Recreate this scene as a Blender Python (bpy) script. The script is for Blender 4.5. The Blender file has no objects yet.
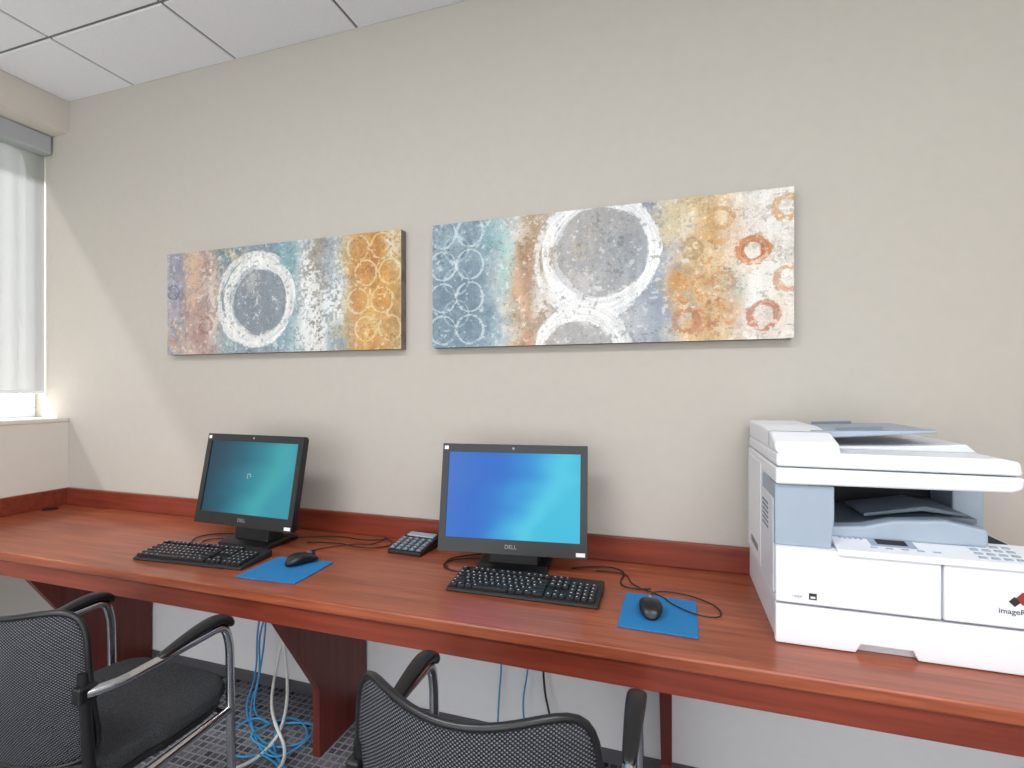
import bpy, bmesh, math, random
import numpy as np
from mathutils import Vector, Matrix, Euler
random.seed(4); np.random.seed(4)
sc = bpy.context.scene
COL = sc.collection

def s2l(c):
    out=[]
    for v in c[:3]:
        v=v/255.0
        out.append(v/12.92 if v<=0.04045 else ((v+0.055)/1.055)**2.4)
    return (out[0],out[1],out[2],1.0)

# ------------------------------------------------------------------ materials
def newmat(name):
    m=bpy.data.materials.new(name); m.use_nodes=True
    nt=m.node_tree; b=nt.nodes['Principled BSDF']
    return m,nt,b
def mat(name,rgb,rough=0.5,metal=0.0,var=0.06,scale=30,bump=0.0,spec=0.5,coat=0.0):
    m,nt,b=newmat(name)
    c=s2l(rgb)
    tc=nt.nodes.new('ShaderNodeTexCoord'); n=nt.nodes.new('ShaderNodeTexNoise')
    n.inputs['Scale'].default_value=scale; n.inputs['Detail'].default_value=4
    nt.links.new(tc.outputs['Object'],n.inputs['Vector'])
    r=nt.nodes.new('ShaderNodeValToRGB')
    r.color_ramp.elements[0].position=0.3; r.color_ramp.elements[1].position=0.7
    r.color_ramp.elements[0].color=tuple(x*(1-var) for x in c[:3])+(1,)
    r.color_ramp.elements[1].color=tuple(min(1,x*(1+var)) for x in c[:3])+(1,)
    nt.links.new(n.outputs['Fac'],r.inputs['Fac']); nt.links.new(r.outputs['Color'],b.inputs['Base Color'])
    b.inputs['Roughness'].default_value=rough; b.inputs['Metallic'].default_value=metal
    b.inputs['Specular IOR Level'].default_value=spec
    if coat: b.inputs['Coat Weight'].default_value=coat; b.inputs['Coat Roughness'].default_value=0.15
    if bump:
        bp=nt.nodes.new('ShaderNodeBump'); bp.inputs['Strength'].default_value=bump; bp.inputs['Distance'].default_value=0.004
        nt.links.new(n.outputs['Fac'],bp.inputs['Height']); nt.links.new(bp.outputs['Normal'],b.inputs['Normal'])
    return m

def wood(name,dark,light,rough=0.3,axis=0):
    m,nt,b=newmat(name)
    tc=nt.nodes.new('ShaderNodeTexCoord'); mp=nt.nodes.new('ShaderNodeMapping')
    s=[28,28,28]; s[axis]=1.6
    mp.inputs['Scale'].default_value=s
    n=nt.nodes.new('ShaderNodeTexNoise'); n.inputs['Scale'].default_value=1.6; n.inputs['Detail'].default_value=8; n.inputs['Roughness'].default_value=0.65; n.inputs['Distortion'].default_value=0.4
    nt.links.new(tc.outputs['Object'],mp.inputs['Vector']); nt.links.new(mp.outputs['Vector'],n.inputs['Vector'])
    r=nt.nodes.new('ShaderNodeValToRGB')
    r.color_ramp.elements[0].position=0.3; r.color_ramp.elements[1].position=0.72
    r.color_ramp.elements[0].color=s2l(dark); r.color_ramp.elements[1].color=s2l(light)
    nt.links.new(n.outputs['Fac'],r.inputs['Fac']); nt.links.new(r.outputs['Color'],b.inputs['Base Color'])
    b.inputs['Roughness'].default_value=rough
    return m

M_wall=mat('wallcovering_beige',(184,178,170),0.75,var=0.015,scale=26,bump=0.03,spec=0.2)
M_leftwall=mat('paint_offwhite',(212,206,197),0.7,var=0.01,spec=0.2)
M_lowwall=mat('lower_wall_white',(226,226,228),0.7,var=0.01,spec=0.2)  # whiter tone of the thin sheet added over the wall below the desk
M_ceil=mat('ceiling_tile_white',(230,232,236),0.9,var=0.02,scale=120,spec=0.1)
M_gap=mat('ceiling_gap_grey',(120,120,123),0.8)
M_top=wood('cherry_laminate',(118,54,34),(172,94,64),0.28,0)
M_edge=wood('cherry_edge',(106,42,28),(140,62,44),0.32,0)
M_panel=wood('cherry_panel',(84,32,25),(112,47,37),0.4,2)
M_blk=mat('black_plastic',(20,20,22),0.35,var=0.1)
M_blk2=mat('black_matte_plastic',(30,30,32),0.55,var=0.1)
M_key=mat('keycap_black',(28,29,32),0.45)
M_white=mat('printer_white_plastic',(228,230,235),0.4,var=0.01)
M_white2=mat('printer_offwhite_plastic',(210,213,220),0.45,var=0.01)
M_bgrey=mat('printer_bluegrey_plastic',(152,165,180),0.45,var=0.02)
M_bgrey2=mat('printer_dark_bluegrey',(108,120,134),0.5,var=0.02)
M_dark=mat('dark_gap_and_print',(38,40,44),0.7)  # plain dark grey for tray bay, recess, seam, display and print
M_label=mat('label_white',(225,225,225),0.5,var=0.02)
M_grey=mat('grey_print',(150,152,156),0.5)
M_red=mat('logo_red',(150,40,45),0.5)
M_pad=mat('blue_mousepad_cloth',(44,118,174),0.85,var=0.06,scale=200,bump=0.1,spec=0.2)
M_chrome=mat('chrome',(205,207,210),0.18,metal=1.0,var=0.02)
M_fabric=mat('seat_fabric_charcoal',(58,59,62),0.95,var=0.35,scale=300,bump=0.3,spec=0.15)
M_base=mat('baseboard_charcoal',(82,82,86),0.6)
M_alu=mat('window_frame_white',(215,219,223),0.4,var=0.01)
M_val=mat('valance_grey',(176,180,184),0.4,var=0.01)
M_bluec=mat('cable_blue',(52,146,200),0.45)
M_blackc=mat('cable_black',(22,22,22),0.5)
M_whitec=mat('cable_white',(225,225,222),0.5)
M_grass=mat('grass',(120,138,104),0.9,var=0.25,scale=8)

# ------------------------------------------------------------------ mesh helpers
def empty(name,loc=(0,0,0),rz=0.0):
    e=bpy.data.objects.new(name,None); COL.objects.link(e)
    e.location=loc; e.rotation_euler=(0,0,rz); e.empty_display_size=0.1
    return e
def link(name,me,parent=None,m=None):
    o=bpy.data.objects.new(name,me); COL.objects.link(o)
    if parent: o.parent=parent
    if m: me.materials.append(m)
    return o
def bevel(o,w,seg=2,ang=40):
    b=o.modifiers.new('bevel','BEVEL'); b.width=w; b.segments=seg; b.limit_method='ANGLE'; b.angle_limit=math.radians(ang)
    return o
def smooth(o):
    for p in o.data.polygons: p.use_smooth=True
    return o
def boxes(name,lst,m,parent=None,bev=0.0,seg=2):
    bm=bmesh.new()
    for (x0,x1,y0,y1,z0,z1) in lst:
        vs=[bm.verts.new(p) for p in [(x0,y0,z0),(x1,y0,z0),(x1,y1,z0),(x0,y1,z0),(x0,y0,z1),(x1,y0,z1),(x1,y1,z1),(x0,y1,z1)]]
        for f in [(0,3,2,1),(4,5,6,7),(0,1,5,4),(1,2,6,5),(2,3,7,6),(3,0,4,7)]:
            bm.faces.new([vs[i] for i in f])
    me=bpy.data.meshes.new(name); bm.to_mesh(me); bm.free()
    o=link(name,me,parent,m)
    if bev: bevel(o,bev,seg)
    return o
def box(name,x0,x1,y0,y1,z0,z1,m,parent=None,bev=0.0,seg=2):
    return boxes(name,[(x0,x1,y0,y1,z0,z1)],m,parent,bev,seg)
def prism(name,prof,axis,a,b,m,parent=None,bev=0.0,seg=2):
    def P(p,t):
        if axis=='x': return (t,p[0],p[1])
        if axis=='y': return (p[0],t,p[1])
        return (p[0],p[1],t)
    bm=bmesh.new()
    v0=[bm.verts.new(P(p,a)) for p in prof]; v1=[bm.verts.new(P(p,b)) for p in prof]
    bm.faces.new(v0); bm.faces.new(list(reversed(v1)))
    n=len(prof)
    for i in range(n):
        j=(i+1)%n; bm.faces.new([v0[j],v0[i],v1[i],v1[j]])
    bmesh.ops.recalc_face_normals(bm,faces=bm.faces)
    me=bpy.data.meshes.new(name); bm.to_mesh(me); bm.free()
    o=link(name,me,parent,m)
    if bev: bevel(o,bev,seg)
    return o
def sweep(name,pts,ws,hs,m,parent=None,n=14,power=2.6,side=(1,0,0),sub=0):
    bm=bmesh.new(); rings=[]; side=Vector(side).normalized()
    P=[Vector(p) for p in pts]
    for i,p in enumerate(P):
        t=(P[min(i+1,len(P)-1)]-P[max(i-1,0)]).normalized()
        s=(side-t*side.dot(t)).normalized(); u=s.cross(t).normalized()
        ring=[]
        for k in range(n):
            a=2*math.pi*k/n; ca,sa=math.cos(a),math.sin(a)
            x=math.copysign(abs(ca)**(2/power),ca)*ws[i]/2; y=math.copysign(abs(sa)**(2/power),sa)*hs[i]/2
            ring.append(bm.verts.new(p+s*x+u*y))
        rings.append(ring)
    for i in range(len(rings)-1):
        for k in range(n):
            bm.faces.new([rings[i][k],rings[i][(k+1)%n],rings[i+1][(k+1)%n],rings[i+1][k]])
    bm.faces.new(list(reversed(rings[0]))); bm.faces.new(rings[-1])
    bmesh.ops.recalc_face_normals(bm,faces=bm.faces)
    me=bpy.data.meshes.new(name); bm.to_mesh(me); bm.free()
    o=link(name,me,parent,m); smooth(o)
    if sub:
        s_=o.modifiers.new('sub','SUBSURF'); s_.levels=sub; s_.render_levels=sub
    return o
def tube(name,pts,r,m,parent=None,cyclic=False,kind='NURBS',res=8):
    cu=bpy.data.curves.new(name,'CURVE'); cu.dimensions='3D'; cu.bevel_depth=r; cu.bevel_resolution=3; cu.resolution_u=res
    sp=cu.splines.new(kind); sp.points.add(len(pts)-1)
    for i,p in enumerate(pts): sp.points[i].co=(p[0],p[1],p[2],1)
    sp.use_cyclic_u=cyclic
    if kind=='NURBS': sp.order_u=3; sp.use_endpoint_u=not cyclic
    cu.use_fill_caps=True
    o=bpy.data.objects.new(name,cu); COL.objects.link(o)
    cu.materials.append(m)
    if parent: o.parent=parent
    return o
def rtube(name,pts,r,m,parent=None,rad=0.03):
    P=[Vector(p) for p in pts]; out=[P[0]]
    for i in range(1,len(P)-1):
        a=(P[i-1]-P[i]); b=(P[i+1]-P[i]); d=min(rad,a.length*0.45,b.length*0.45)
        A=P[i]+a.normalized()*d; B=P[i]+b.normalized()*d
        for k in range(7):
            t=k/6; out.append(A*(1-t)**2+P[i]*2*t*(1-t)+B*t*t)
    out.append(P[-1])
    return tube(name,out,r,m,parent,kind='POLY')
def text(name,s,size,loc,rot,m,parent=None,ext=0.0003):
    cu=bpy.data.curves.new(name,'FONT'); cu.body=s; cu.size=size; cu.extrude=ext; cu.align_x='CENTER'
    o=bpy.data.objects.new(name,cu); COL.objects.link(o); cu.materials.append(m)
    o.location=loc; o.rotation_euler=rot
    if parent: o.parent=parent
    return o
def disc(name,c,r,h,m,parent=None,axis='z',seg=32,rx=1.0):
    pr=[(c[0]+r*rx*math.cos(2*math.pi*i/seg),c[1]+r*math.sin(2*math.pi*i/seg)) for i in range(seg)]
    return prism(name,pr,axis,c[2],c[2]+h,m,parent)

# ------------------------------------------------------------------ dimensions
CZ=1.33; YW=1.80; XL=-3.032; XWIN=-3.30; ZC=CZ+1.508; DT=0.722; YF=1.19; XR=2.3; YB=-3.2
SILL=1.172; SOF=2.674

# ------------------------------------------------------------------ room shell
box('wall_back',XWIN-0.1,XR+0.1,YW,YW+0.12,0,ZC+0.1,M_wall)
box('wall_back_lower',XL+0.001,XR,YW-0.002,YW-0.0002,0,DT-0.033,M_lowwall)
box('wall_right',XR,XR+0.12,YB,YW,0,ZC+0.1,M_wall)
lw=boxes('wall_left',[(XWIN-0.1,XL,YB,YW-0.0005,0,SILL-0.02),(XWIN-0.1,XWIN,YB,YB+1.0,SILL-0.02,SOF),
                     (XWIN-0.1,XL,YB,YW-0.0005,SOF,ZC+0.1)],M_leftwall)
box('trim_1',XWIN,XL+0.006,YB,YW-0.001,SILL-0.0199,SILL,M_leftwall,bev=0.004)
def carpet():
    m,nt,b=newmat('carpet_tile_charcoal')
    tc=nt.nodes.new('ShaderNodeTexCoord')
    br=nt.nodes.new('ShaderNodeTexBrick'); br.offset=0.0; br.squash=1.0
    br.inputs['Scale'].default_value=1.0; br.inputs['Brick Width'].default_value=0.03; br.inputs['Row Height'].default_value=0.03
    br.inputs['Mortar Size'].default_value=0.004; br.inputs['Mortar Smooth'].default_value=0.3
    br.inputs['Color1'].default_value=s2l((66,68,76)); br.inputs['Color2'].default_value=s2l((122,122,130)); br.inputs['Mortar'].default_value=s2l((146,147,153))
    nt.links.new(tc.outputs['Object'],br.inputs['Vector'])
    n=nt.nodes.new('ShaderNodeTexNoise'); n.inputs['Scale'].default_value=180; n.inputs['Detail'].default_value=3
    nt.links.new(tc.outputs['Object'],n.inputs['Vector'])
    mx=nt.nodes.new('ShaderNodeMix'); mx.data_type='RGBA'; mx.blend_type='MULTIPLY'; mx.inputs['Factor'].default_value=0.6
    r=nt.nodes.new('ShaderNodeValToRGB'); r.color_ramp.elements[0].position=0.35; r.color_ramp.elements[1].position=0.6
    r.color_ramp.elements[0].color=(0.35,0.35,0.35,1)
    nt.links.new(n.outputs['Fac'],r.inputs['Fac'])
    nt.links.new(br.outputs['Color'],mx.inputs[6]); nt.links.new(r.outputs['Color'],mx.inputs[7])
    nt.links.new(mx.outputs[2],b.inputs['Base Color']); b.inputs['Roughness'].default_value=0.95
    b.inputs['Specular IOR Level'].default_value=0.1
    bp=nt.nodes.new('ShaderNodeBump'); bp.inputs['Distance'].default_value=0.004; bp.inputs['Strength'].default_value=0.5
    nt.links.new(n.outputs['Fac'],bp.inputs['Height']); nt.links.new(bp.outputs['Normal'],b.inputs['Normal'])
    return m
box('floor',XWIN-0.1,XR+0.1,YB,YW+0.1,-0.1,0,carpet())
tiles=[]
T=0.65; x=-2.557-T; g=0.006
ys=[YW+0.001,1.445]
while ys[-1]>YB: ys.append(ys[-1]-T)
xs=[]
while x<XR: xs.append(x); x+=T
for i in range(len(xs)):
    for j in range(len(ys)-1):
        x0=max(xs[i]+g,XL); x1=min(xs[i]+T-g,XR)
        y1=ys[j]-(g if j else 0); y0=max(ys[j+1]+g,YB)
        if x1-x0>0.01 and y1-y0>0.01: tiles.append((x0,x1,y0,y1,ZC,ZC+0.02))
ce=empty('ceiling')
boxes('ceiling_tiles',tiles,M_ceil,ce,bev=0.003,seg=1)
box('ceiling_grid',XL,XR,YB,YW,ZC+0.006,ZC+0.06,M_gap,ce)
box('baseboard_back',XL,XR,YW-0.01,YW-0.0021,0,0.05,M_base,bev=0.003)
box('baseboard_left',XL+0.0005,XL+0.01,YB,YW-0.011,0,0.05,M_base,bev=0.003)

# window
w=empty('window_1')
Y0=YB+1.0
fr=[(XWIN-0.05,XWIN+0.01,Y0,YW-0.001,SILL,SILL+0.05),(XWIN-0.05,XWIN+0.01,Y0,YW-0.001,SOF-0.05,SOF)]
yy=YW-0.001
while yy>Y0+0.1:
    fr.append((XWIN-0.05,XWIN+0.01,yy-0.045,yy,SILL+0.05,SOF-0.05)); yy-=0.98
boxes('frame',fr,M_alu,w,bev=0.004)
mg,nt,b=newmat('window_glass')
for nd in list(nt.nodes):
    if nd.type!='OUTPUT_MATERIAL': nt.nodes.remove(nd)
out=[n for n in nt.nodes if n.type=='OUTPUT_MATERIAL'][0]
tr=nt.nodes.new('ShaderNodeBsdfTransparent'); gl=nt.nodes.new('ShaderNodeBsdfGlossy'); gl.inputs['Roughness'].default_value=0.02
mx=nt.nodes.new('ShaderNodeMixShader'); mx.inputs[0].default_value=0.06
nt.links.new(tr.outputs[0],mx.inputs[1]); nt.links.new(gl.outputs[0],mx.inputs[2]); nt.links.new(mx.outputs[0],out.inputs[0])
box('glass',XWIN-0.03,XWIN-0.025,Y0,YW-0.002,SILL+0.02,SOF-0.02,mg,w)
rs=empty('roller_shade')
box('valance',XL-0.225,XL-0.12,Y0+0.02,YW-0.004,SOF-0.10,SOF-0.001,M_val,rs,bev=0.008)
ms,nt,b=newmat('shade_screen_fabric')
for nd in list(nt.nodes):
    if nd.type!='OUTPUT_MATERIAL': nt.nodes.remove(nd)
out=[n for n in nt.nodes if n.type=='OUTPUT_MATERIAL'][0]
tcs=nt.nodes.new('ShaderNodeTexCoord'); sp=nt.nodes.new('ShaderNodeSeparateXYZ'); nt.links.new(tcs.outputs['Object'],sp.inputs[0])
ml=nt.nodes.new('ShaderNodeMath'); ml.operation='MULTIPLY'; ml.inputs[1].default_value=70.0; nt.links.new(sp.outputs['Y'],ml.inputs[0])
sn=nt.nodes.new('ShaderNodeMath'); sn.operation='SINE'; nt.links.new(ml.outputs[0],sn.inputs[0])
rp=nt.nodes.new('ShaderNodeMapRange'); rp.inputs['From Min'].default_value=-1; rp.inputs['From Max'].default_value=1
rp.inputs['To Min'].default_value=0.22; rp.inputs['To Max'].default_value=0.30; nt.links.new(sn.outputs[0],rp.inputs['Value'])
cb_=nt.nodes.new('ShaderNodeCombineColor')
for k in range(3): nt.links.new(rp.outputs[0],cb_.inputs[k])
tl=nt.nodes.new('ShaderNodeBsdfTranslucent'); nt.links.new(cb_.outputs[0],tl.inputs['Color'])
df=nt.nodes.new('ShaderNodeBsdfDiffuse'); df.inputs['Color'].default_value=(0.6,0.6,0.61,1)
tr=nt.nodes.new('ShaderNodeBsdfTransparent')
m1=nt.nodes.new('ShaderNodeMixShader'); m1.inputs[0].default_value=0.5
nt.links.new(df.outputs[0],m1.inputs[1]); nt.links.new(tl.outputs[0],m1.inputs[2])
m2=nt.nodes.new('ShaderNodeMixShader'); m2.inputs[0].default_value=0.24
nt.links.new(m1.outputs[0],m2.inputs[1]); nt.links.new(tr.outputs[0],m2.inputs[2]); nt.links.new(m2.outputs[0],out.inputs[0])
box('shade_fabric',XL-0.185,XL-0.184,Y0+0.04,YW-0.004,1.315,SOF-0.08,ms,rs)
box('hem_bar',XL-0.19,XL-0.179,Y0+0.04,YW-0.004,1.30,1.318,M_alu,rs,bev=0.003)
box('lawn_ground',-40,-3.5,-30,30,-0.3,-0.2,M_grass)

# ------------------------------------------------------------------ desk
dk=empty('built_in_desk')
box('worktop',XL+0.001,XR-0.001,YF,YW-0.0025,DT-0.032,DT,M_top,dk,bev=0.005,seg=3)
box('apron',XL+0.001,XR-0.001,YF+0.010,YF+0.030,DT-0.094,DT-0.0325,M_edge,dk,bev=0.002)
box('backsplash_back',XL+0.02,XR-0.001,YW-0.02,YW-0.0012,DT+0.0005,DT+0.086,M_edge,dk,bev=0.003)
box('backsplash_side',XL+0.001,XL+0.0195,YF,YW-0.0012,DT+0.0005,DT+0.086,M_edge,dk,bev=0.003)
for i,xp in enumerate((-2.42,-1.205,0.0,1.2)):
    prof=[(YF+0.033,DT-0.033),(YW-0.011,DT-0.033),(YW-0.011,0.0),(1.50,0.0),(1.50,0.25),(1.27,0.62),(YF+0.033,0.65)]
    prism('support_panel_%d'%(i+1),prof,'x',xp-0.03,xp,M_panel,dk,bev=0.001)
disc('cable_grommet',(-2.965,1.68,DT+0.0005),0.032,0.004,M_blk,None)

# ------------------------------------------------------------------ paintings
def vnoise(nx,ny,fx,fy,octv=4):
    out=np.zeros((ny,nx)); amp=1; tot=0
    for o in range(octv):
        gx=int(fx*2**o)+2; gy=int(fy*2**o)+2
        g=np.random.rand(gy,gx)
        X=np.linspace(0,gx-1.001,nx); Y=np.linspace(0,gy-1.001,ny)
        xi=X.astype(int); yi=Y.astype(int); xf=X-xi; yf=Y-yi
        xf=xf*xf*(3-2*xf); yf=yf*yf*(3-2*yf)
        a=g[yi][:,xi]; b_=g[yi][:,xi+1]; c=g[yi+1][:,xi]; d=g[yi+1][:,xi+1]
        v=(a*(1-xf)+b_*xf)*(1-yf)[:,None]+(c*(1-xf)+d*xf)*yf[:,None]
        out+=v*amp; tot+=amp; amp*=0.55
    return out/tot
PW,PH=1.252,0.476
def sst(a,b,x):
    t=np.clip((x-a)/(b-a),0,1); return t*t*(3-2*t)
def art(kind):
    nx,ny=900,342
    u=np.linspace(0,1,nx)[None,:].repeat(ny,0); v=np.linspace(0,1,ny)[:,None].repeat(nx,1)
    X=u*PW; Y=v*PH
    n1=vnoise(nx,ny,10,4,5); n2=vnoise(nx,ny,24,9,4); n3=vnoise(nx,ny,130,50,3); n4=vnoise(nx,ny,14,6,5); n5=vnoise(nx,ny,60,3,4); n6=vnoise(nx,ny,40,15,4)
    n7=vnoise(nx,ny,60,24,4)
    PT=vnoise(512,512,60,8,3)
    uu=u+(n1-0.5)*0.10
    def stops(L):
        c=np.zeros((ny,nx,3)); ps=[l[0] for l in L]
        for ch in range(3): c[...,ch]=np.interp(uu,ps,[l[1][ch] for l in L])
        return c
    if kind==1:
        C=stops([(0,(170,162,168)),(.06,(156,152,162)),(.11,(188,166,154)),(.18,(180,158,152)),(.24,(174,160,150)),(.27,(132,150,160)),(.45,(134,146,156)),(.58,(150,170,176)),(.63,(174,178,180)),(.68,(156,148,138)),(.74,(160,172,176)),(.79,(180,162,132)),(.84,(200,154,92)),(.92,(188,136,74)),(1,(186,158,110))])
    else:
        C=stops([(0,(122,144,156)),(.10,(118,138,152)),(.18,(134,156,166)),(.23,(184,194,194)),(.27,(198,188,174)),(.31,(178,156,132)),(.36,(182,168,152)),(.42,(170,168,172)),(.60,(162,164,170)),(.66,(156,162,172)),(.71,(190,188,186)),(.76,(202,174,130)),(.84,(208,182,146)),(.90,(216,206,196)),(1,(220,214,206))])
    def lay(mask,col,op=1.0):
        m=np.clip(mask*op,0,1)[...,None]; C[:]=C*(1-m)+np.array(col,float)*m
    C+= ((n2-0.5)*44+(n3-0.5)*50+(n6-0.5)*34)[...,None]
    def ring(cx,cy,r,wd,col,op=0.9,rough=0.5,sx=1.0):
        dx=X-cx*PW; dy=Y-cy*PH
        ang=np.arctan2(dy,dx); dd=np.sqrt(dx*dx+dy*dy)
        wv_=wd*(1+0.25*np.sin(ang*2+cx*9)+0.15*np.sin(ang*5+2))
        d=dd+(n2-0.5)*wd*1.1*rough+(n3-0.5)*wd*0.7*rough
        ri=np.clip((dd/ (r*1.6))*511,0,511).astype(int); ai=np.clip((ang+math.pi)/(2*math.pi)*511,0,511).astype(int)
        br=PT[ai,ri]
        m=sst(0.62,0.40,np.abs(d-r)/wv_+ (br-0.5)*0.5)*(1-rough*0.95*sst(0.52,0.62,n3))
        lay(m,col,op); lay(m*sst(0.5,0.62,br),(np.array(col)*0.86),op*0.8)
    def fill(cx,cy,r,col,op):
        d=np.sqrt((X-cx*PW)**2+(Y-cy*PH)**2)+(n2-0.5)*0.03
        lay(sst(r,r*0.90,d),col,op)
    def patch(cx,cy,rx,ry,col,op=0.8,th=0.5):
        d=np.sqrt(((u-cx)/rx)**2+((v-cy)/ry)**2)
        lay(sst(1.15,0.3,d)*sst(th-0.05,th+0.05,n4*0.40+n3*0.38+n6*0.22),col,op)
    if kind==1:
        patch(.13,.3,.07,.5,(206,172,144)); patch(.17,.8,.08,.4,(168,132,126)); patch(.04,.85,.06,.3,(196,148,110)); patch(.05,.2,.06,.3,(128,134,154),.7)
        patch(.3,.1,.1,.2,(198,182,148),.8); patch(.55,.1,.06,.3,(116,160,168),.8,.47); patch(.22,.5,.04,.6,(210,198,184),.8,.47)
        patch(.54,.85,.08,.3,(128,166,174),.7,.48); patch(.28,.9,.07,.2,(156,168,170),.7,.48)
        patch(.68,.3,.035,.4,(112,98,78),.9,.48); patch(.65,.85,.09,.3,(222,222,218),.9,.45); patch(.64,.4,.05,.5,(226,228,226),.9,.46); patch(.69,.6,.06,.6,(222,224,224),.8,.48)
        patch(.75,.5,.05,.6,(224,226,226),.85,.48); patch(.76,.9,.05,.2,(124,142,150),.8); patch(.72,.2,.04,.3,(120,132,140),.7,.5)
        patch(.9,.5,.10,.5,(212,156,80),.7,.46); patch(.87,.2,.07,.25,(156,88,50),.75,.50); patch(.95,.8,.07,.3,(166,114,58),.7,.5); patch(.97,.12,.04,.2,(214,206,188),.7,.5); patch(.84,.5,.04,.6,(180,128,78),.6,.49); patch(.9,.8,.08,.2,(220,198,148),.5,.5)
        fill(.43,.52,.165,(134,140,148),.7); patch(.43,.55,.13,.40,(92,102,114),.8,.48); patch(.43,.3,.09,.2,(180,178,172),.7,.50); patch(.40,.7,.08,.2,(160,164,170),.7,.5); patch(.45,.5,.12,.4,(176,180,184),.6,.52)
        ring(.43,.52,.176,.050,(234,232,229),.97,.35)
        ring(.41,.50,.194,.030,(230,228,225),.85,.55); ring(.44,.54,.160,.020,(224,224,222),.6,.8)
        for (a,b_) in [(.84,.12),(.93,.12),(.87,.34),(.96,.34),(.84,.58),(.93,.58),(.87,.82),(.96,.82)]:
            ring(a,b_,.050,.008,(224,210,168),.65,.8)
        ring(.03,.38,.032,.012,(104,104,134),.7,.4); ring(.03,.38,.018,.006,(104,104,134),.5,.4)
        ring(.19,.72,.034,.016,(142,100,92),.45,.6); ring(.115,.12,.03,.012,(212,180,150),.5,.5); ring(.20,.18,.03,.012,(170,130,108),.4,.5)
        lay(sst(.61,.66,n7)*sst(.5,.6,n3),(230,228,224),.5); lay(sst(.39,.34,n7)*sst(.5,.6,n3),(96,92,90),.35)
    else:
        patch(.31,.25,.05,.35,(150,114,80),.8,.48); patch(.27,.7,.05,.4,(206,160,126),.7,.48); patch(.24,.3,.03,.5,(158,196,192),.7,.47)
        patch(.30,.9,.08,.2,(196,130,98),.6,.5); patch(.2,.15,.05,.25,(128,172,180),.6,.5); patch(.10,.6,.12,.5,(98,120,136),.6,.5); patch(.06,.2,.1,.3,(150,174,182),.6,.5); patch(.35,.6,.04,.5,(212,204,194),.8,.48)
        patch(.63,.5,.06,.6,(142,152,168),.7,.47); patch(.68,.85,.05,.3,(130,142,158),.7,.47); patch(.60,.85,.10,.2,(182,186,190),.7,.46)
        patch(.70,.15,.06,.25,(204,184,142),.8,.47); patch(.74,.62,.06,.25,(208,146,76),.8,.48); patch(.8,.85,.10,.2,(192,134,88),.75,.48); patch(.76,.3,.05,.3,(216,206,190),.7,.49)
        patch(.80,.35,.05,.3,(208,162,98),.7,.49); patch(.92,.2,.10,.3,(228,225,220),.9,.45); patch(.93,.6,.09,.3,(230,227,220),.9,.47); patch(.96,.85,.05,.2,(214,196,180),.8,.5)
        patch(.86,.6,.04,.2,(150,182,182),.5,.5); patch(.88,.3,.06,.3,(202,152,110),.45,.51); patch(.80,.6,.10,.4,(176,110,70),.5,.53)
        fill(.515,.33,.175,(164,162,160),.6); patch(.52,.22,.11,.3,(130,120,110),.65,.5); patch(.50,.5,.11,.3,(194,193,193),.7,.48); patch(.56,.35,.08,.35,(138,148,158),.65,.49); patch(.46,.3,.06,.3,(184,172,158),.6,.49)
        ring(.515,.33,.188,.044,(238,238,238),.97,.36); ring(.50,.36,.204,.030,(234,234,234),.8,.6); ring(.53,.31,.175,.018,(228,228,228),.55,.8)
        fill(.455,1.05,.12,(168,164,160),.6); ring(.455,1.08,.145,.046,(236,236,234),.95,.45); ring(.47,1.04,.15,.03,(232,232,230),.7,.6)
        for c_ in (.035,.125):
            for r_ in (.08,.34,.60,.86):
                ring(c_,r_,.054,.008,(206,220,226),.65,.8)
        for (a,b_,r_) in [(.08,.21,.05),(.08,.47,.05),(.08,.73,.05)]: ring(a,b_,r_,.007,(196,212,220),.4,.8)
        ring(.905,.40,.040,.022,(196,120,66),.8,.5); ring(.905,.40,.030,.008,(168,92,58),.6,.5)
        ring(.83,.16,.034,.018,(196,152,102),.7,.5); ring(.985,.13,.034,.020,(208,156,102),.7,.5)
        ring(.93,.84,.040,.020,(176,104,74),.65,.5); ring(.99,.60,.036,.020,(198,146,108),.65,.5); ring(.745,.86,.036,.018,(180,118,80),.6,.5); ring(.76,.36,.03,.014,(168,126,92),.4,.6)
        ring(.835,.60,.030,.012,(184,124,84),.4,.7); ring(.70,.60,.028,.010,(176,150,120),.35,.7)
        lay(sst(.61,.66,n7)*sst(.5,.6,n3),(232,230,226),.5); lay(sst(.39,.34,n7)*sst(.5,.6,n3),(104,98,94),.35)
    C+=((n5-0.5)*26)[...,None]
    C=np.clip(C,0,255)/255
    L=np.where(C<=0.04045,C/12.92,((C+0.055)/1.055)**2.4)
    xs_=(u-0.5)*PW; zs=(0.5-v)*PH
    co=np.stack([xs_,np.zeros_like(xs_),zs],-1).reshape(-1,3)
    idx=np.arange(nx*ny).reshape(ny,nx)
    f=np.stack([idx[1:,:-1],idx[1:,1:],idx[:-1,1:],idx[:-1,:-1]],-1).reshape(-1,4)
    me=bpy.data.meshes.new('painted_canvas')
    me.vertices.add(nx*ny); me.vertices.foreach_set('co',co.ravel())
    me.loops.add(f.size); me.loops.foreach_set('vertex_index',f.ravel().astype(np.int32))
    me.polygons.add(len(f)); me.polygons.foreach_set('loop_start',np.arange(0,f.size,4,dtype=np.int32))
    me.update(calc_edges=True); me.validate()
    at=me.color_attributes.new('paint','FLOAT_COLOR','POINT')
    rgba=np.ones((nx*ny,4)); rgba[:,:3]=L.reshape(-1,3)
    at.data.foreach_set('color',rgba.ravel())
    m,nt,b=newmat('painted_canvas_%d'%kind)
    a=nt.nodes.new('ShaderNodeAttribute'); a.attribute_name='paint'
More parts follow.
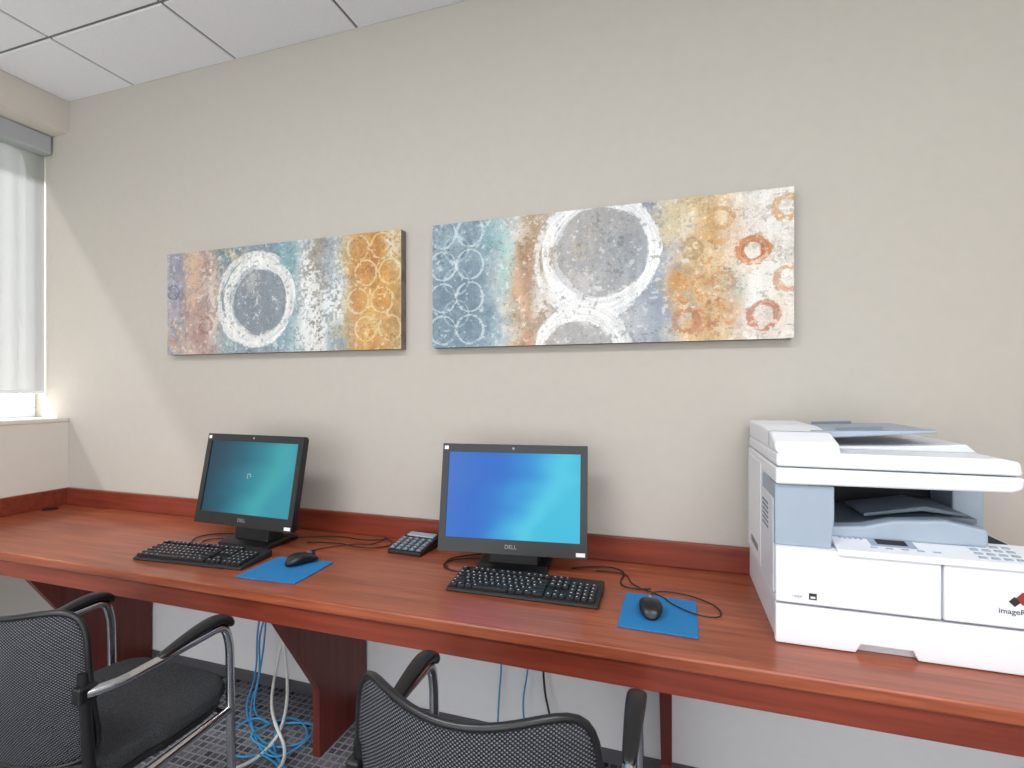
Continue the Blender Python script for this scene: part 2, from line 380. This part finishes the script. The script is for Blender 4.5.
    tc=nt.nodes.new('ShaderNodeTexCoord'); n=nt.nodes.new('ShaderNodeTexNoise'); n.inputs['Scale'].default_value=220; n.inputs['Detail'].default_value=5
    nt.links.new(tc.outputs['Object'],n.inputs['Vector'])
    r=nt.nodes.new('ShaderNodeValToRGB'); r.color_ramp.elements[0].position=0.3; r.color_ramp.elements[1].position=0.6; r.color_ramp.elements[0].color=(0.78,0.78,0.78,1)
    nt.links.new(n.outputs['Fac'],r.inputs['Fac'])
    mx=nt.nodes.new('ShaderNodeMix'); mx.data_type='RGBA'; mx.blend_type='MULTIPLY'; mx.inputs['Factor'].default_value=1
    nt.links.new(a.outputs['Color'],mx.inputs[6]); nt.links.new(r.outputs['Color'],mx.inputs[7]); nt.links.new(mx.outputs[2],b.inputs['Base Color'])
    bp=nt.nodes.new('ShaderNodeBump'); bp.inputs['Strength'].default_value=0.15; bp.inputs['Distance'].default_value=0.002
    nt.links.new(n.outputs['Fac'],bp.inputs['Height']); nt.links.new(bp.outputs['Normal'],b.inputs['Normal'])
    b.inputs['Roughness'].default_value=0.6
    me.materials.append(m)
    return me
M_cedge=mat('canvas_edge',(120,112,104),0.7,var=0.3,scale=20)
for i,xc in enumerate((-1.652,-0.262)):
    e=empty('canvas_painting',(xc,1.76,CZ+0.394))
    o=link('painted_canvas',art(i+1),e)
    box('stretcher',-PW/2,PW/2,0.0006,0.0398,-PH/2,PH/2,M_cedge,e,bev=0.001)

# ------------------------------------------------------------------ all in one computers
def screenmat(name,stops,noise):
    m,nt,b=newmat(name)
    tc=nt.nodes.new('ShaderNodeTexCoord'); sp=nt.nodes.new('ShaderNodeSeparateXYZ')
    nt.links.new(tc.outputs['Generated'],sp.inputs[0])
    n=nt.nodes.new('ShaderNodeTexNoise'); n.inputs['Scale'].default_value=2.2; n.inputs['Detail'].default_value=1.5
    nt.links.new(tc.outputs['Generated'],n.inputs['Vector'])
    ma=nt.nodes.new('ShaderNodeMath'); ma.operation='MULTIPLY_ADD'; ma.inputs[1].default_value=noise; nt.links.new(n.outputs['Fac'],ma.inputs[0]); nt.links.new(sp.outputs['X'],ma.inputs[2])
    mb=nt.nodes.new('ShaderNodeMath'); mb.operation='MULTIPLY_ADD'; mb.inputs[1].default_value=-0.25; nt.links.new(sp.outputs['Z'],mb.inputs[0]); nt.links.new(ma.outputs[0],mb.inputs[2])
    r=nt.nodes.new('ShaderNodeValToRGB'); cr=r.color_ramp; cr.interpolation='B_SPLINE'
    while len(cr.elements)<len(stops): cr.elements.new(0.5)
    for e_,(p,c) in zip(cr.elements,stops): e_.position=p; e_.color=s2l(c)
    nt.links.new(mb.outputs[0],r.inputs['Fac'])
    b.inputs['Base Color'].default_value=(0.01,0.01,0.01,1); b.inputs['Roughness'].default_value=0.3; b.inputs['Specular IOR Level'].default_value=0.2
    nt.links.new(r.outputs['Color'],b.inputs['Emission Color']); b.inputs['Emission Strength'].default_value=0.92
    return m
S1=screenmat('screen_teal',[(0.0,(14,54,76)),(0.3,(18,82,104)),(0.55,(30,126,148)),(0.8,(66,178,182)),(1.0,(46,146,168))],0.35)
S2=screenmat('screen_blue',[(0.0,(60,116,200)),(0.25,(36,108,206)),(0.45,(24,104,204)),(0.65,(34,156,224)),(0.85,(84,214,238)),(1.0,(50,188,224))],0.45)
def computer(x,y,rz,S,w=0.50,h=0.345,logo=False,tilt=-10,hz=0.07):
    e=empty('all_in_one_computer',(x,y,DT),rz)
    hd=bpy.data.objects.new('head',None); COL.objects.link(hd); hd.parent=e; hd.location=(0,0,hz); hd.rotation_euler=(math.radians(tilt),0,0)
    bl,br_,bt,bb=0.023,0.023,0.028,0.046
    boxes('bezel',[(-w/2,-w/2+bl,-0.012,0.010,0,h),(w/2-br_,w/2,-0.012,0.010,0,h),(-w/2+bl,w/2-br_,-0.012,0.010,h-bt,h),(-w/2+bl,w/2-br_,-0.012,0.010,0,bb)],M_blk,hd)
    box('back_panel',-w/2+0.004,w/2-0.004,0.0101,0.022,0.004,h-0.004,M_blk2,hd,bev=0.003)
    prism('housing',[(0.0221,0.03),(0.037,0.05),(0.037,h-0.09),(0.0221,h-0.06)],'x',-w/2+0.07,w/2-0.07,M_blk2,hd,bev=0.006)
    box('screen',-w/2+bl,w/2-br_,-0.008,-0.004,bb,h-bt,S,hd)
    disc('webcam',(0,h-0.013,-0.0135),0.004,0.001,M_grey,hd,axis='y')
    box('label',w/2-0.035,w/2-0.006,-0.0128,-0.012,0.006,0.018,M_label,hd)
    box('sticker',-w/2+0.006,-w/2+0.020,-0.0128,-0.012,h-0.020,h-0.008,M_label,hd)
    text('badge','DELL',0.018,(0,-0.0125,0.018),(math.pi/2,0,0),M_grey,hd)
    if logo:
        for k in range(6):
            a=k*0.8; box('spinner_dot',0.0+0.009*math.cos(a)-0.0015,0.009*math.cos(a)+0.0015,-0.0088,-0.008,0.190+0.009*math.sin(a)-0.0015,0.190+0.009*math.sin(a)+0.0015,M_label,hd)
    prism('neck',[(0.035,0.015),(0.12,0.015),(0.11,0.06),(0.10,0.20),(0.075,0.20),(0.045,0.09)],'x',-0.085,0.085,M_blk2,e,bev=0.006)
    prism('base',[(-0.01,0.0005),(0.16,0.0005),(0.16,0.014),(0.11,0.022),(0.02,0.020),(-0.01,0.010)],'x',-0.12,0.12,M_blk,e,bev=0.005)
    return e
computer(-1.560,1.505,math.radians(-2),S1,w=0.485,h=0.35,logo=True,tilt=-11,hz=0.078)
computer(-0.503,1.56,math.radians(7),S2,w=0.495,h=0.357,hz=0.063)

# ------------------------------------------------------------------ keyboards
def keyboard(x,y,rz):
    e=empty('keyboard',(x,y,DT),rz)
    W,D=0.455,0.150
    prism('case',[(-D/2,0.0005),(D/2,0.0005),(D/2,0.026),(D/2-0.012,0.027),(-D/2+0.01,0.012),(-D/2,0.008)],'x',-W/2,W/2,M_blk2,e,bev=0.004)
    rows=[(-.058,[1.25,1.25,1.25,5.75,1.25,1.25,1.25,1.75]),(-.039,[2.25]+[1]*10+[2.75]),(-.020,[1.75]+[1]*11+[2.25]),(-.001,[1.5]+[1]*12+[1.5]),(.018,[1]*13+[2]),(.044,[1,-1,1,1,1,1,-.5,1,1,1,1,-.5,1,1,1,1])]
    U=0.0192; L=[]
    def zt(y): return 0.013+(y+D/2)*0.105
    for yv,ks in rows:
        xx=-W/2+0.008
        for k in ks:
            if k>0: L.append((xx+.0012,xx+k*U-.0012,yv-.0082,yv+.0082,zt(yv)-.002,zt(yv)+.0075))
            xx+=abs(k)*U
    x2=-W/2+0.008+15*U+0.006
    for yv in (-.001,.018,.044):
        for k in range(3): L.append((x2+k*U+.0012,x2+(k+1)*U-.0012,yv-.0082,yv+.0082,zt(yv)-.002,zt(yv)+.0075))
    for k in range(3): L.append((x2+k*U+.0012,x2+(k+1)*U-.0012,-.058-.0082,-.058+.0082,zt(-.058)-.002,zt(-.058)+.0075))
    L.append((x2+U+.0012,x2+2*U-.0012,-.039-.0082,-.039+.0082,zt(-.039)-.002,zt(-.039)+.0075))
    x3=x2+3*U+0.006
    for yv in (-.058,-.039,-.020,-.001,.018):
        for k in range(4): L.append((x3+k*U+.0012,x3+(k+1)*U-.0012,yv-.0082,yv+.0082,zt(yv)-.002,zt(yv)+.0075))
    boxes('keys',L,M_key,e,bev=0.0015,seg=2)
    leg=[]
    for (a,_,b0,b1,_,zt1) in L:
        b=(b0+b1)/2+0.002; leg.append((a+0.0038,a+0.0082,b-0.002,b+0.002,zt1+.0001,zt1+.0004))
    boxes('key_legends',leg,M_label,e)
    return e
keyboard(-1.595,1.365,math.radians(4))
keyboard(-0.420,1.445,math.radians(1))

# ------------------------------------------------------------------ mice and pads
def mouse(x,y,rz,z):
    e=empty('computer_mouse',(x,y,z),rz)
    hs=[.004,.022,.031,.036,.038,.037,.034,.030,.025,.019,.006]; ws=[.02,.046,.056,.061,.062,.060,.058,.058,.058,.053,.03]
    pts=[(0,-0.055+i*0.110/10,0.001+h/2) for i,h in enumerate(hs)]
    sweep('shell',pts,ws,hs,M_blk,e,n=20,power=2.4,sub=1)
    box('button_seam',-0.0006,0.0006,0.0,0.048,0.012,0.0335,M_dark,e)
    pr=[(0.026+0.009*math.cos(a),0.028+0.009*math.sin(a)) for a in [2*math.pi*k/20 for k in range(20)]]
    prism('scroll_wheel',pr,'x',-0.0035,0.0035,M_bgrey2,e)
    return e
def pad(x,y,w,d,rz):
    e=box('mouse_pad',-w/2,w/2,-d/2,d/2,0,0.004,M_pad,bev=0.0015); e.location=(x,y,DT+0.0003); e.rotation_euler=(0,0,rz)
pad(-1.228,1.362,0.225,0.20,math.radians(3)); mouse(-1.215,1.42,math.radians(-25),DT+0.0045)
pad(-0.034,1.400,0.195,0.22,math.radians(-1)); mouse(-0.055,1.395,math.radians(5),DT+0.0045)

# ------------------------------------------------------------------ calculator
e=empty('desk_calculator',(-0.925,1.685,DT),math.radians(-4))
prism('body',[(-.075,.0005),(.075,.0005),(.075,.034),(.045,.036),(-.075,.014)],'x',-.07,.07,M_blk2,e,bev=.004)
L=[]
for r in range(5):
    for c in range(5):
        yv=-.060+r*.019; xv=-.056+c*.028; z=.014+(yv+.075)*.183
        L.append((xv-.010,xv+.010,yv-.0065,yv+.0065,z,z+.006))
boxes('keys',L,M_bgrey2,e,bev=.0015)
boxes('key_legends',[(a+.007,a+.013,b+.004,b+.008,z1+.0001,z1+.0005) for (a,_,b,_,_,z1) in L],M_label,e)
prism('display',[(.038,.0355),(.068,.035),(.068,.044),(.040,.040)],'x',-.058,.058,M_bgrey,e,bev=.001)

# ------------------------------------------------------------------ printer
p=empty('multifunction_printer',(0.236,1.335,DT))
W,D=0.54,0.445
box('drawer_body',0.004,W-0.004,0.012,D,0.0005,0.094,M_white2,p,bev=0.003)
prism('drawer_front',[(0,.002),(0.165,.002),(0.175,.022),(0.275,.022),(0.285,.002),(W,.002),(W,.094),(0,.094)],'y',-0.006,0.014,M_white,p,bev=0.003)
box('drawer_handle_recess',0.172,0.288,0.0145,0.02,0.002,0.022,M_dark,p)
box('body_core',0.002,W-0.002,0.006,D,0.098,0.232,M_white2,p,bev=0.003)
box('front_door_large',0.0,0.327,-0.006,0.010,0.099,0.230,M_white,p,bev=0.004)
box('front_door_small',0.331,W,-0.006,0.010,0.099,0.230,M_white,p,bev=0.004)
box('side_cover',-0.002,0.003,0.02,0.19,0.11,0.34,M_white2,p,bev=0.002)
box('side_cover_rear',-0.002,0.003,0.20,0.43,0.11,0.40,M_white,p,bev=0.002)
boxes('side_vents',[(-0.003,0.0,0.08,0.16,0.25+0.012*k,0.255+0.012*k) for k in range(6)],M_bgrey2,p)
box('side_handle',-0.003,0.0,0.24,0.36,0.14,0.16,M_bgrey2,p,bev=0.004)
prism('control_panel',[(-0.012,.222),(-0.010,.236),(.085,.254),(.085,.232),(0.0,.228)],'x',0.128,W,M_white,p,bev=0.003)
def onp(t0,t1,h=0.002):
    y0=-0.010+t0*0.095; y1=-0.010+t1*0.095; z0=.236+t0*.018; z1=.236+t1*.018
    return [(y0,z0-.001),(y1,z1-.001),(y1,z1+h),(y0,z0+h)]
prism('panel_display',onp(.45,.85,.0015),'x',0.220,0.280,M_dark,p)
prism('panel_display_bezel',onp(.35,.95,.0008),'x',0.205,0.295,M_bgrey,p)
kl=[]
for r in range(4):
    for c in range(4):
        y=.004+r*.018; z=.236+(y+.01)*.19; kl.append((0.40+c*.022,0.414+c*.022,y,y+.010,z,z+.003))
for c in range(5):
    y=.050; z=.236+(y+.01)*.19; kl.append((0.145+c*.011,0.152+c*.011,y,y+.012,z,z+.002))
for c in range(5):
    y=.012; z=.236+(y+.01)*.19; kl.append((0.20+c*.03,0.214+c*.03,y,y+.007,z,z+.002))
boxes('panel_keys',kl,M_bgrey,p,bev=.001)
prism('left_pillar',[(0.0,.232),(0.118,.232),(0.125,.30),(0.125,.378),(0.0,.378)],'y',0.004,0.18,M_bgrey,p,bev=0.003)
box('left_rear_housing',0.0,0.125,0.181,D,.232,.378,M_white2,p,bev=0.003)
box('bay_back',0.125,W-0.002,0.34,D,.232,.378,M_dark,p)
box('right_pillar',0.445,W-0.03,0.22,0.339,.232,.378,M_bgrey,p,bev=0.004)
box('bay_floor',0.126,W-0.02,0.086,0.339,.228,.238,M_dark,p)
prism('output_tray',[(0.128,.262),(0.20,.276),(0.34,.300),(0.44,.304),(0.44,.290),(0.20,.250),(0.128,.245)],'y',0.10,0.335,M_bgrey2,p,bev=0.003)
prism('output_tray_lip',[(0.128,.246),(0.44,.250),(0.44,.288),(0.36,.304),(0.26,.296),(0.20,.278),(0.128,.272)],'y',0.055,0.099,M_bgrey,p,bev=0.006)
prism('paper_stopper',[(0.22,.296),(0.35,.322),(0.43,.308),(0.43,.302),(0.34,.310),(0.22,.288)],'y',0.12,0.26,M_bgrey2,p,bev=0.002)
prism('scanner_base',[(0.0,.379),(0.45,.385),(0.468,.392),(0.472,.418),(0.0,.418)],'y',-0.008,D,M_white,p,bev=0.006,seg=3)
prism('scanner_lid',[(0.002,.421),(0.470,.421),(0.466,.450),(0.44,.456),(0.13,.456),(0.002,.452)],'y',-0.004,D-0.005,M_white,p,bev=0.006,seg=3)
prism('document_feeder',[(0.0,.452),(0.03,.452),(D-0.01,.452),(D-0.01,.506),(0.20,.506),(0.08,.496),(0.02,.478)],'x',0.002,0.140,M_white,p,bev=0.008,seg=3)
box('feeder_seam',0.001,0.141,0.09,0.0925,.46,.499,M_grey,p)
prism('feeder_input_tray',[(0.10,.484),(0.145,.484),(0.36,.500),(0.365,.507),(0.14,.500),(0.10,.50)],'y',0.10,0.38,M_bgrey,p,bev=0.003)
prism('feeder_guide_front',[(0.16,.496),(0.26,.502),(0.26,.512),(0.16,.508)],'y',0.12,0.126,M_bgrey2,p)
prism('feeder_guide_rear',[(0.16,.496),(0.26,.502),(0.26,.512),(0.16,.508)],'y',0.35,0.356,M_bgrey2,p)
prism('feeder_output',[(0.142,.456),(0.44,.456),(0.42,.476),(0.30,.468),(0.142,.462)],'y',0.10,0.42,M_white2,p,bev=0.003)
box('energy_label',0.070,0.086,-0.0068,-0.006,.112,.127,M_dark,p)
box('energy_label_b',0.073,0.083,-0.0070,-0.0068,.115,.120,M_label,p)
text('model_text','imageRUNNER',0.016,(0.476,-0.0065,.130),(math.pi/2,0,0),M_dark,p)
prism('logo_diamond',[(0.455,.164),(0.467,.178),(0.479,.164),(0.467,.150)],'y',-0.0070,-0.006,M_red,p)
prism('logo_diamond_dark',[(0.443,.156),(0.453,.167),(0.463,.156),(0.453,.146)],'y',-0.0074,-0.0062,M_dark,p)
text('small_text','1435iF',0.008,(0.045,-0.0065,.114),(math.pi/2,0,0),M_grey,p)

# ------------------------------------------------------------------ mesh chairs
def meshmat():
    m,nt,b=newmat('chair_back_mesh')
    tc=nt.nodes.new('ShaderNodeTexCoord')
    sp=nt.nodes.new('ShaderNodeSeparateXYZ'); nt.links.new(tc.outputs['Object'],sp.inputs[0])
    def sn(out,k):
        a=nt.nodes.new('ShaderNodeMath'); a.operation='MULTIPLY'; a.inputs[1].default_value=k; nt.links.new(out,a.inputs[0])
        s=nt.nodes.new('ShaderNodeMath'); s.operation='SINE'; nt.links.new(a.outputs[0],s.inputs[0]); return s
    sx=sn(sp.outputs['X'],850); sz=sn(sp.outputs['Z'],1000)
    mu=nt.nodes.new('ShaderNodeMath'); mu.operation='MULTIPLY'; nt.links.new(sx.outputs[0],mu.inputs[0]); nt.links.new(sz.outputs[0],mu.inputs[1])
    r=nt.nodes.new('ShaderNodeValToRGB'); r.color_ramp.elements[0].position=0.0; r.color_ramp.elements[1].position=0.6
    r.color_ramp.elements[0].color=s2l((30,30,33)); r.color_ramp.elements[1].color=s2l((112,114,122))
    nt.links.new(mu.outputs[0],r.inputs['Fac']); nt.links.new(r.outputs['Color'],b.inputs['Base Color'])
    b.inputs['Roughness'].default_value=0.7; b.inputs['Alpha'].default_value=0.84; b.inputs['Specular IOR Level'].default_value=0.2
    return m
M_mesh=meshmat()
def chair(x,y,rz):
    e=empty('mesh_back_armchair',(x,y,0),rz)
    def S(s,t):
        z=0.47+t*0.388; hw=0.206+0.012*math.sin(t*3.0)
        return Vector((s*hw,-0.17-0.040*t+0.085*abs(s)**2.0-0.02*math.sin(t*math.pi),z-0.036*(1-s*s)*max(0,(t-0.5))*2))
    def warp(a,b_):
        n=5.5; m_=max(abs(a),abs(b_))
        if m_<1e-6: return 0,0
        q=(abs(a)**n+abs(b_)**n)**(1/n); k=m_/q
        return a*k,b_*k
    N=30; bm=bmesh.new(); g=[]
    for i in range(N+1):
        row=[]
        for j in range(N+1):
            a=-1+2*i/N; b_=-1+2*j/N; a2,b2=warp(a,b_)
            row.append(bm.verts.new(S(a2,(b2+1)/2)))
        g.append(row)
    for i in range(N):
        for j in range(N): bm.faces.new([g[i][j],g[i+1][j],g[i+1][j+1],g[i][j+1]])
    me=bpy.data.meshes.new('back_mesh'); bm.to_mesh(me); bm.free()
    o=link('back_mesh',me,e,M_mesh); smooth(o)
    sd=o.modifiers.new('solid','SOLIDIFY'); sd.thickness=0.005; sd.offset=0
    rim=[]
    for k in range(96):
        th=2*math.pi*k/96; c_,s_=math.cos(th),math.sin(th); n=5.5
        q=(abs(c_)**n+abs(s_)**n)**(1/n); rim.append(S(c_/q,(s_/q+1)/2))
    tube('back_rim',rim,0.007,M_blk,e,cyclic=True,kind='POLY')
    pr=[]
    for k in range(40):
        th=2*math.pi*k/40; c_,s_=math.cos(th),math.sin(th); n=5
        q=(abs(c_)**n+abs(s_)**n)**(1/n); xx=c_/q; yy=s_/q
        pr.append((xx*(0.225-0.01*(yy<0)),0.045+yy*0.225))
    prism('seat_cushion',pr,'z',0.425,0.475,M_fabric,e,bev=0.018,seg=4)
    prism('seat_pan',[(a*0.95,(b_-0.045)*0.95+0.045) for a,b_ in pr],'z',0.405,0.4245,M_blk2,e,bev=0.004)
    for s in (-1,1):
        n_='r' if s>0 else 'l'
        xa=0.245*s
        sweep('armrest_pad_'+n_,[(xa,0.00,.662),(xa,0.04,.670),(xa,0.09,.680),(xa,0.14,.688),(xa,0.18,.688),(xa,0.207,.674),(xa,0.216,.650)],
              [.024,.030,.037,.042,.043,.040,.032],[.014,.020,.024,.026,.026,.024,.018],M_blk,e,n=16,sub=1)
        rtube('side_frame_'+n_,[(xa*0.90,-0.135,0.655),(xa,-0.08,0.655),(xa,0.195,0.662),(xa,0.212,0.60),(xa,0.222,0.012)],0.0115,M_chrome,e)
        rtube('rear_leg_'+n_,[(xa,0.218,0.415),(xa,-0.13,0.40),(xa,-0.24,0.012)],0.0115,M_chrome,e,rad=0.06)
        rtube('back_upright_'+n_,[(xa*0.88,-0.10,0.40),(xa*0.87,-0.125,0.47),(xa*0.86,-0.135,0.70)],0.012,M_blk,e)
        box('back_bracket_'+n_,xa*0.88-0.014,xa*0.88+0.014,-0.155,-0.115,0.635,0.675,M_blk,e,bev=0.006)
        for yy in (0.222,-0.24): disc('glide',(xa,yy,0.0005),0.015,0.014,M_blk,e,seg=16)
    rtube('cross_bar_front',[(-0.245,0.216,0.395),(0.245,0.216,0.395)],0.0105,M_chrome,e)
    rtube('cross_bar_rear',[(-0.245,-0.13,0.395),(0.245,-0.13,0.395)],0.0105,M_chrome,e)
    return e
chair(-1.450,0.905,math.radians(-1))
chair(-0.318,0.900,math.radians(-1))

# ------------------------------------------------------------------ cables
z=DT+0.004
cb=empty('desk_cables')
for i,pts in enumerate([
    [(-1.36,1.62,z),(-1.24,1.66,z),(-1.14,1.60,z+.01),(-1.05,1.64,z),(-1.02,1.72,z),(-1.10,1.76,z)],
    [(-1.44,1.66,z),(-1.30,1.74,z),(-1.15,1.70,z),(-1.08,1.755,z)],
    [(-1.66,1.58,z),(-1.74,1.56,z),(-1.78,1.50,z),(-1.70,1.46,z)],
    [(-1.64,1.64,z),(-1.80,1.62,z),(-1.85,1.52,z),(-1.76,1.46,z)],
    [(-0.60,1.66,z),(-0.72,1.64,z),(-0.76,1.56,z),(-0.68,1.50,z),(-0.62,1.525,z)],
    [(-0.66,1.70,z),(-0.80,1.62,z),(-0.72,1.54,z)],
    [(-0.32,1.66,z),(-0.22,1.72,z),(-0.14,1.68,z),(-0.16,1.58,z),(-0.12,1.535,z),(-0.06,1.56,z)]]):
    tube('cable_%d'%i,pts,0.0022,M_blackc,cb)
tube('cord_left',[(-1.240,1.47,z+.006),(-1.29,1.53,z),(-1.24,1.60,z),(-1.16,1.67,z),(-1.10,1.66,z),(-1.09,1.74,z)],0.0018,M_blackc,cb)
tube('cord_right',[(-0.058,1.45,z+.006),(-0.07,1.54,z),(0.02,1.56,z),(0.12,1.50,z),(0.13,1.42,z),(0.07,1.40,z+.004),(0.0,1.45,z+.006),(-0.03,1.52,z),(-0.12,1.57,z),(-0.14,1.68,z),(-0.24,1.66,z)],0.0018,M_blackc,cb)
nc=empty('network_cables')
random.seed(11)
for k in range(3):
    x0=-1.70+k*0.022; pts=[(x0,1.775,0.64),(x0+0.05*math.sin(k*2),1.76,0.45),(x0-0.03+0.05*random.random(),1.72,0.28),(x0+0.06*random.random(),1.68,0.12),(x0+0.04,1.60,0.015)]
    a0=random.random()*6
    cx=-1.50+0.10*(random.random()-0.5); cy=1.52+0.10*(random.random()-0.5)
    for j in range(random.choice([4,5,6])):
        a=a0+j*0.85; rr=0.07+0.09*random.random()
        pts.append((cx+rr*1.4*math.cos(a)+0.025*j,min(1.74,cy+rr*math.sin(a)),0.008+0.007*(j%3)+0.006*k))
    pts+=[(-1.36-0.02*k,1.46,0.010),(-1.22+0.05*k,1.38-0.03*k,0.010),(-1.05,1.44-0.05*k,0.01),(-0.90,1.50,0.01)]
    tube('blue_cable_%d'%k,pts,0.0038,M_bluec,nc)
tube('blue_cable_c',[(-0.52,1.785,0.60),(-0.49,1.77,0.35),(-0.53,1.75,0.15),(-0.46,1.72,0.012),(-0.40,1.66,0.012)],0.0035,M_bluec,nc)
tube('blue_cable_d',[(-0.63,1.785,0.62),(-0.60,1.77,0.35),(-0.62,1.76,0.12),(-0.60,1.70,0.012)],0.0035,M_bluec,nc)
tube('blue_cable_e',[(-2.95,1.76,0.64),(-2.85,1.74,0.45),(-2.60,1.70,0.22),(-2.40,1.60,0.02)],0.0035,M_bluec,nc)
pc=empty('power_cords')
tube('white_cord_a',[(-1.60,1.775,0.62),(-1.64,1.75,0.45),(-1.60,1.74,0.35),(-1.52,1.70,0.10),(-1.45,1.60,0.02),(-1.40,1.48,0.012),(-1.42,1.36,0.012),(-1.50,1.28,0.02)],0.006,M_whitec,pc)
tube('white_cord_b',[(-1.57,1.775,0.60),(-1.56,1.75,0.40),(-1.60,1.70,0.10),(-1.52,1.60,0.03),(-1.30,1.46,0.02),(-1.28,1.34,0.02),(-1.36,1.24,0.03)],0.006,M_whitec,pc)
tube('black_cord_a',[(-0.78,1.785,0.62),(-0.74,1.76,0.45),(-0.58,1.76,0.34),(-0.46,1.775,0.48),(-0.44,1.785,0.62)],0.004,M_blackc,pc)
tube('black_cord_b',[(-0.44,1.785,0.62),(-0.46,1.77,0.30),(-0.40,1.74,0.10),(-0.38,1.70,0.012)],0.004,M_blackc,pc)
ps=empty('power_strip',(-1.40,1.27,0.0),math.radians(25))
box('strip_body',-0.14,0.14,-0.028,0.028,0.0005,0.035,M_whitec,ps,bev=0.006)
for k in range(5): box('socket_%d'%k,-0.12+k*0.05,-0.09+k*0.05,-0.014,0.014,0.0345,0.0365,M_grey,ps,bev=0.001)
box('plug',-0.075,-0.035,-0.02,0.02,0.036,0.065,M_whitec,ps,bev=0.008)
wo=empty('wall_outlet',(-1.66,YW-0.0022,0.42))
box('plate',-0.035,0.035,-0.006,0,-0.057,0.057,M_whitec,wo,bev=0.002)
boxes('receptacles',[(-0.015,0.015,-0.0075,-0.005,0.008,0.036),(-0.015,0.015,-0.0075,-0.005,-0.036,-0.008)],M_white2,wo,bev=0.002)

# ------------------------------------------------------------------ lights
def area(name,loc,rot,sx,sy,power,col=(1,1,1)):
    l=bpy.data.lights.new(name,'AREA'); l.shape='RECTANGLE'; l.size=sx; l.size_y=sy; l.energy=power; l.color=col
    o=bpy.data.objects.new(name,l); COL.objects.link(o); o.location=loc; o.rotation_euler=rot; return o
area('unseen_ceiling_fill',(-1.2,-0.4,ZC-0.01),(0,0,0),1.2,0.6,42,(0.98,0.99,1.0))  # pair of unseen ceiling lamps, added to brighten the room
area('unseen_ceiling_fill.001',(0.9,-0.4,ZC-0.01),(0,0,0),1.2,0.6,40,(0.98,0.99,1.0))
sun=bpy.data.lights.new('sun','SUN'); sun.energy=26.0; sun.angle=math.radians(4); sun.color=(1,0.99,0.97)
so=bpy.data.objects.new('sun',sun); COL.objects.link(so)
d=Vector((1.0,0.75,-1.35)).normalized(); so.rotation_euler=d.to_track_quat('-Z','Y').to_euler(); so.location=(-6,0,6)
wd=bpy.data.worlds.new('world'); sc.world=wd; wd.use_nodes=True
bg=wd.node_tree.nodes['Background']; bg.inputs[0].default_value=(0.95,0.97,1.0,1); bg.inputs[1].default_value=2.9

# ------------------------------------------------------------------ camera
cam=bpy.data.cameras.new('camera'); co=bpy.data.objects.new('camera',cam); COL.objects.link(co)
cam.sensor_width=36; cam.lens=36*500/1024; cam.shift_y=4/1024; cam.clip_start=0.02
co.location=(0,0,CZ); co.rotation_euler=(math.pi/2,0,math.radians(17.74))
sc.camera=co
sc.view_settings.view_transform='Standard'
sc.view_settings.look='None'
sc.view_settings.exposure=0.0
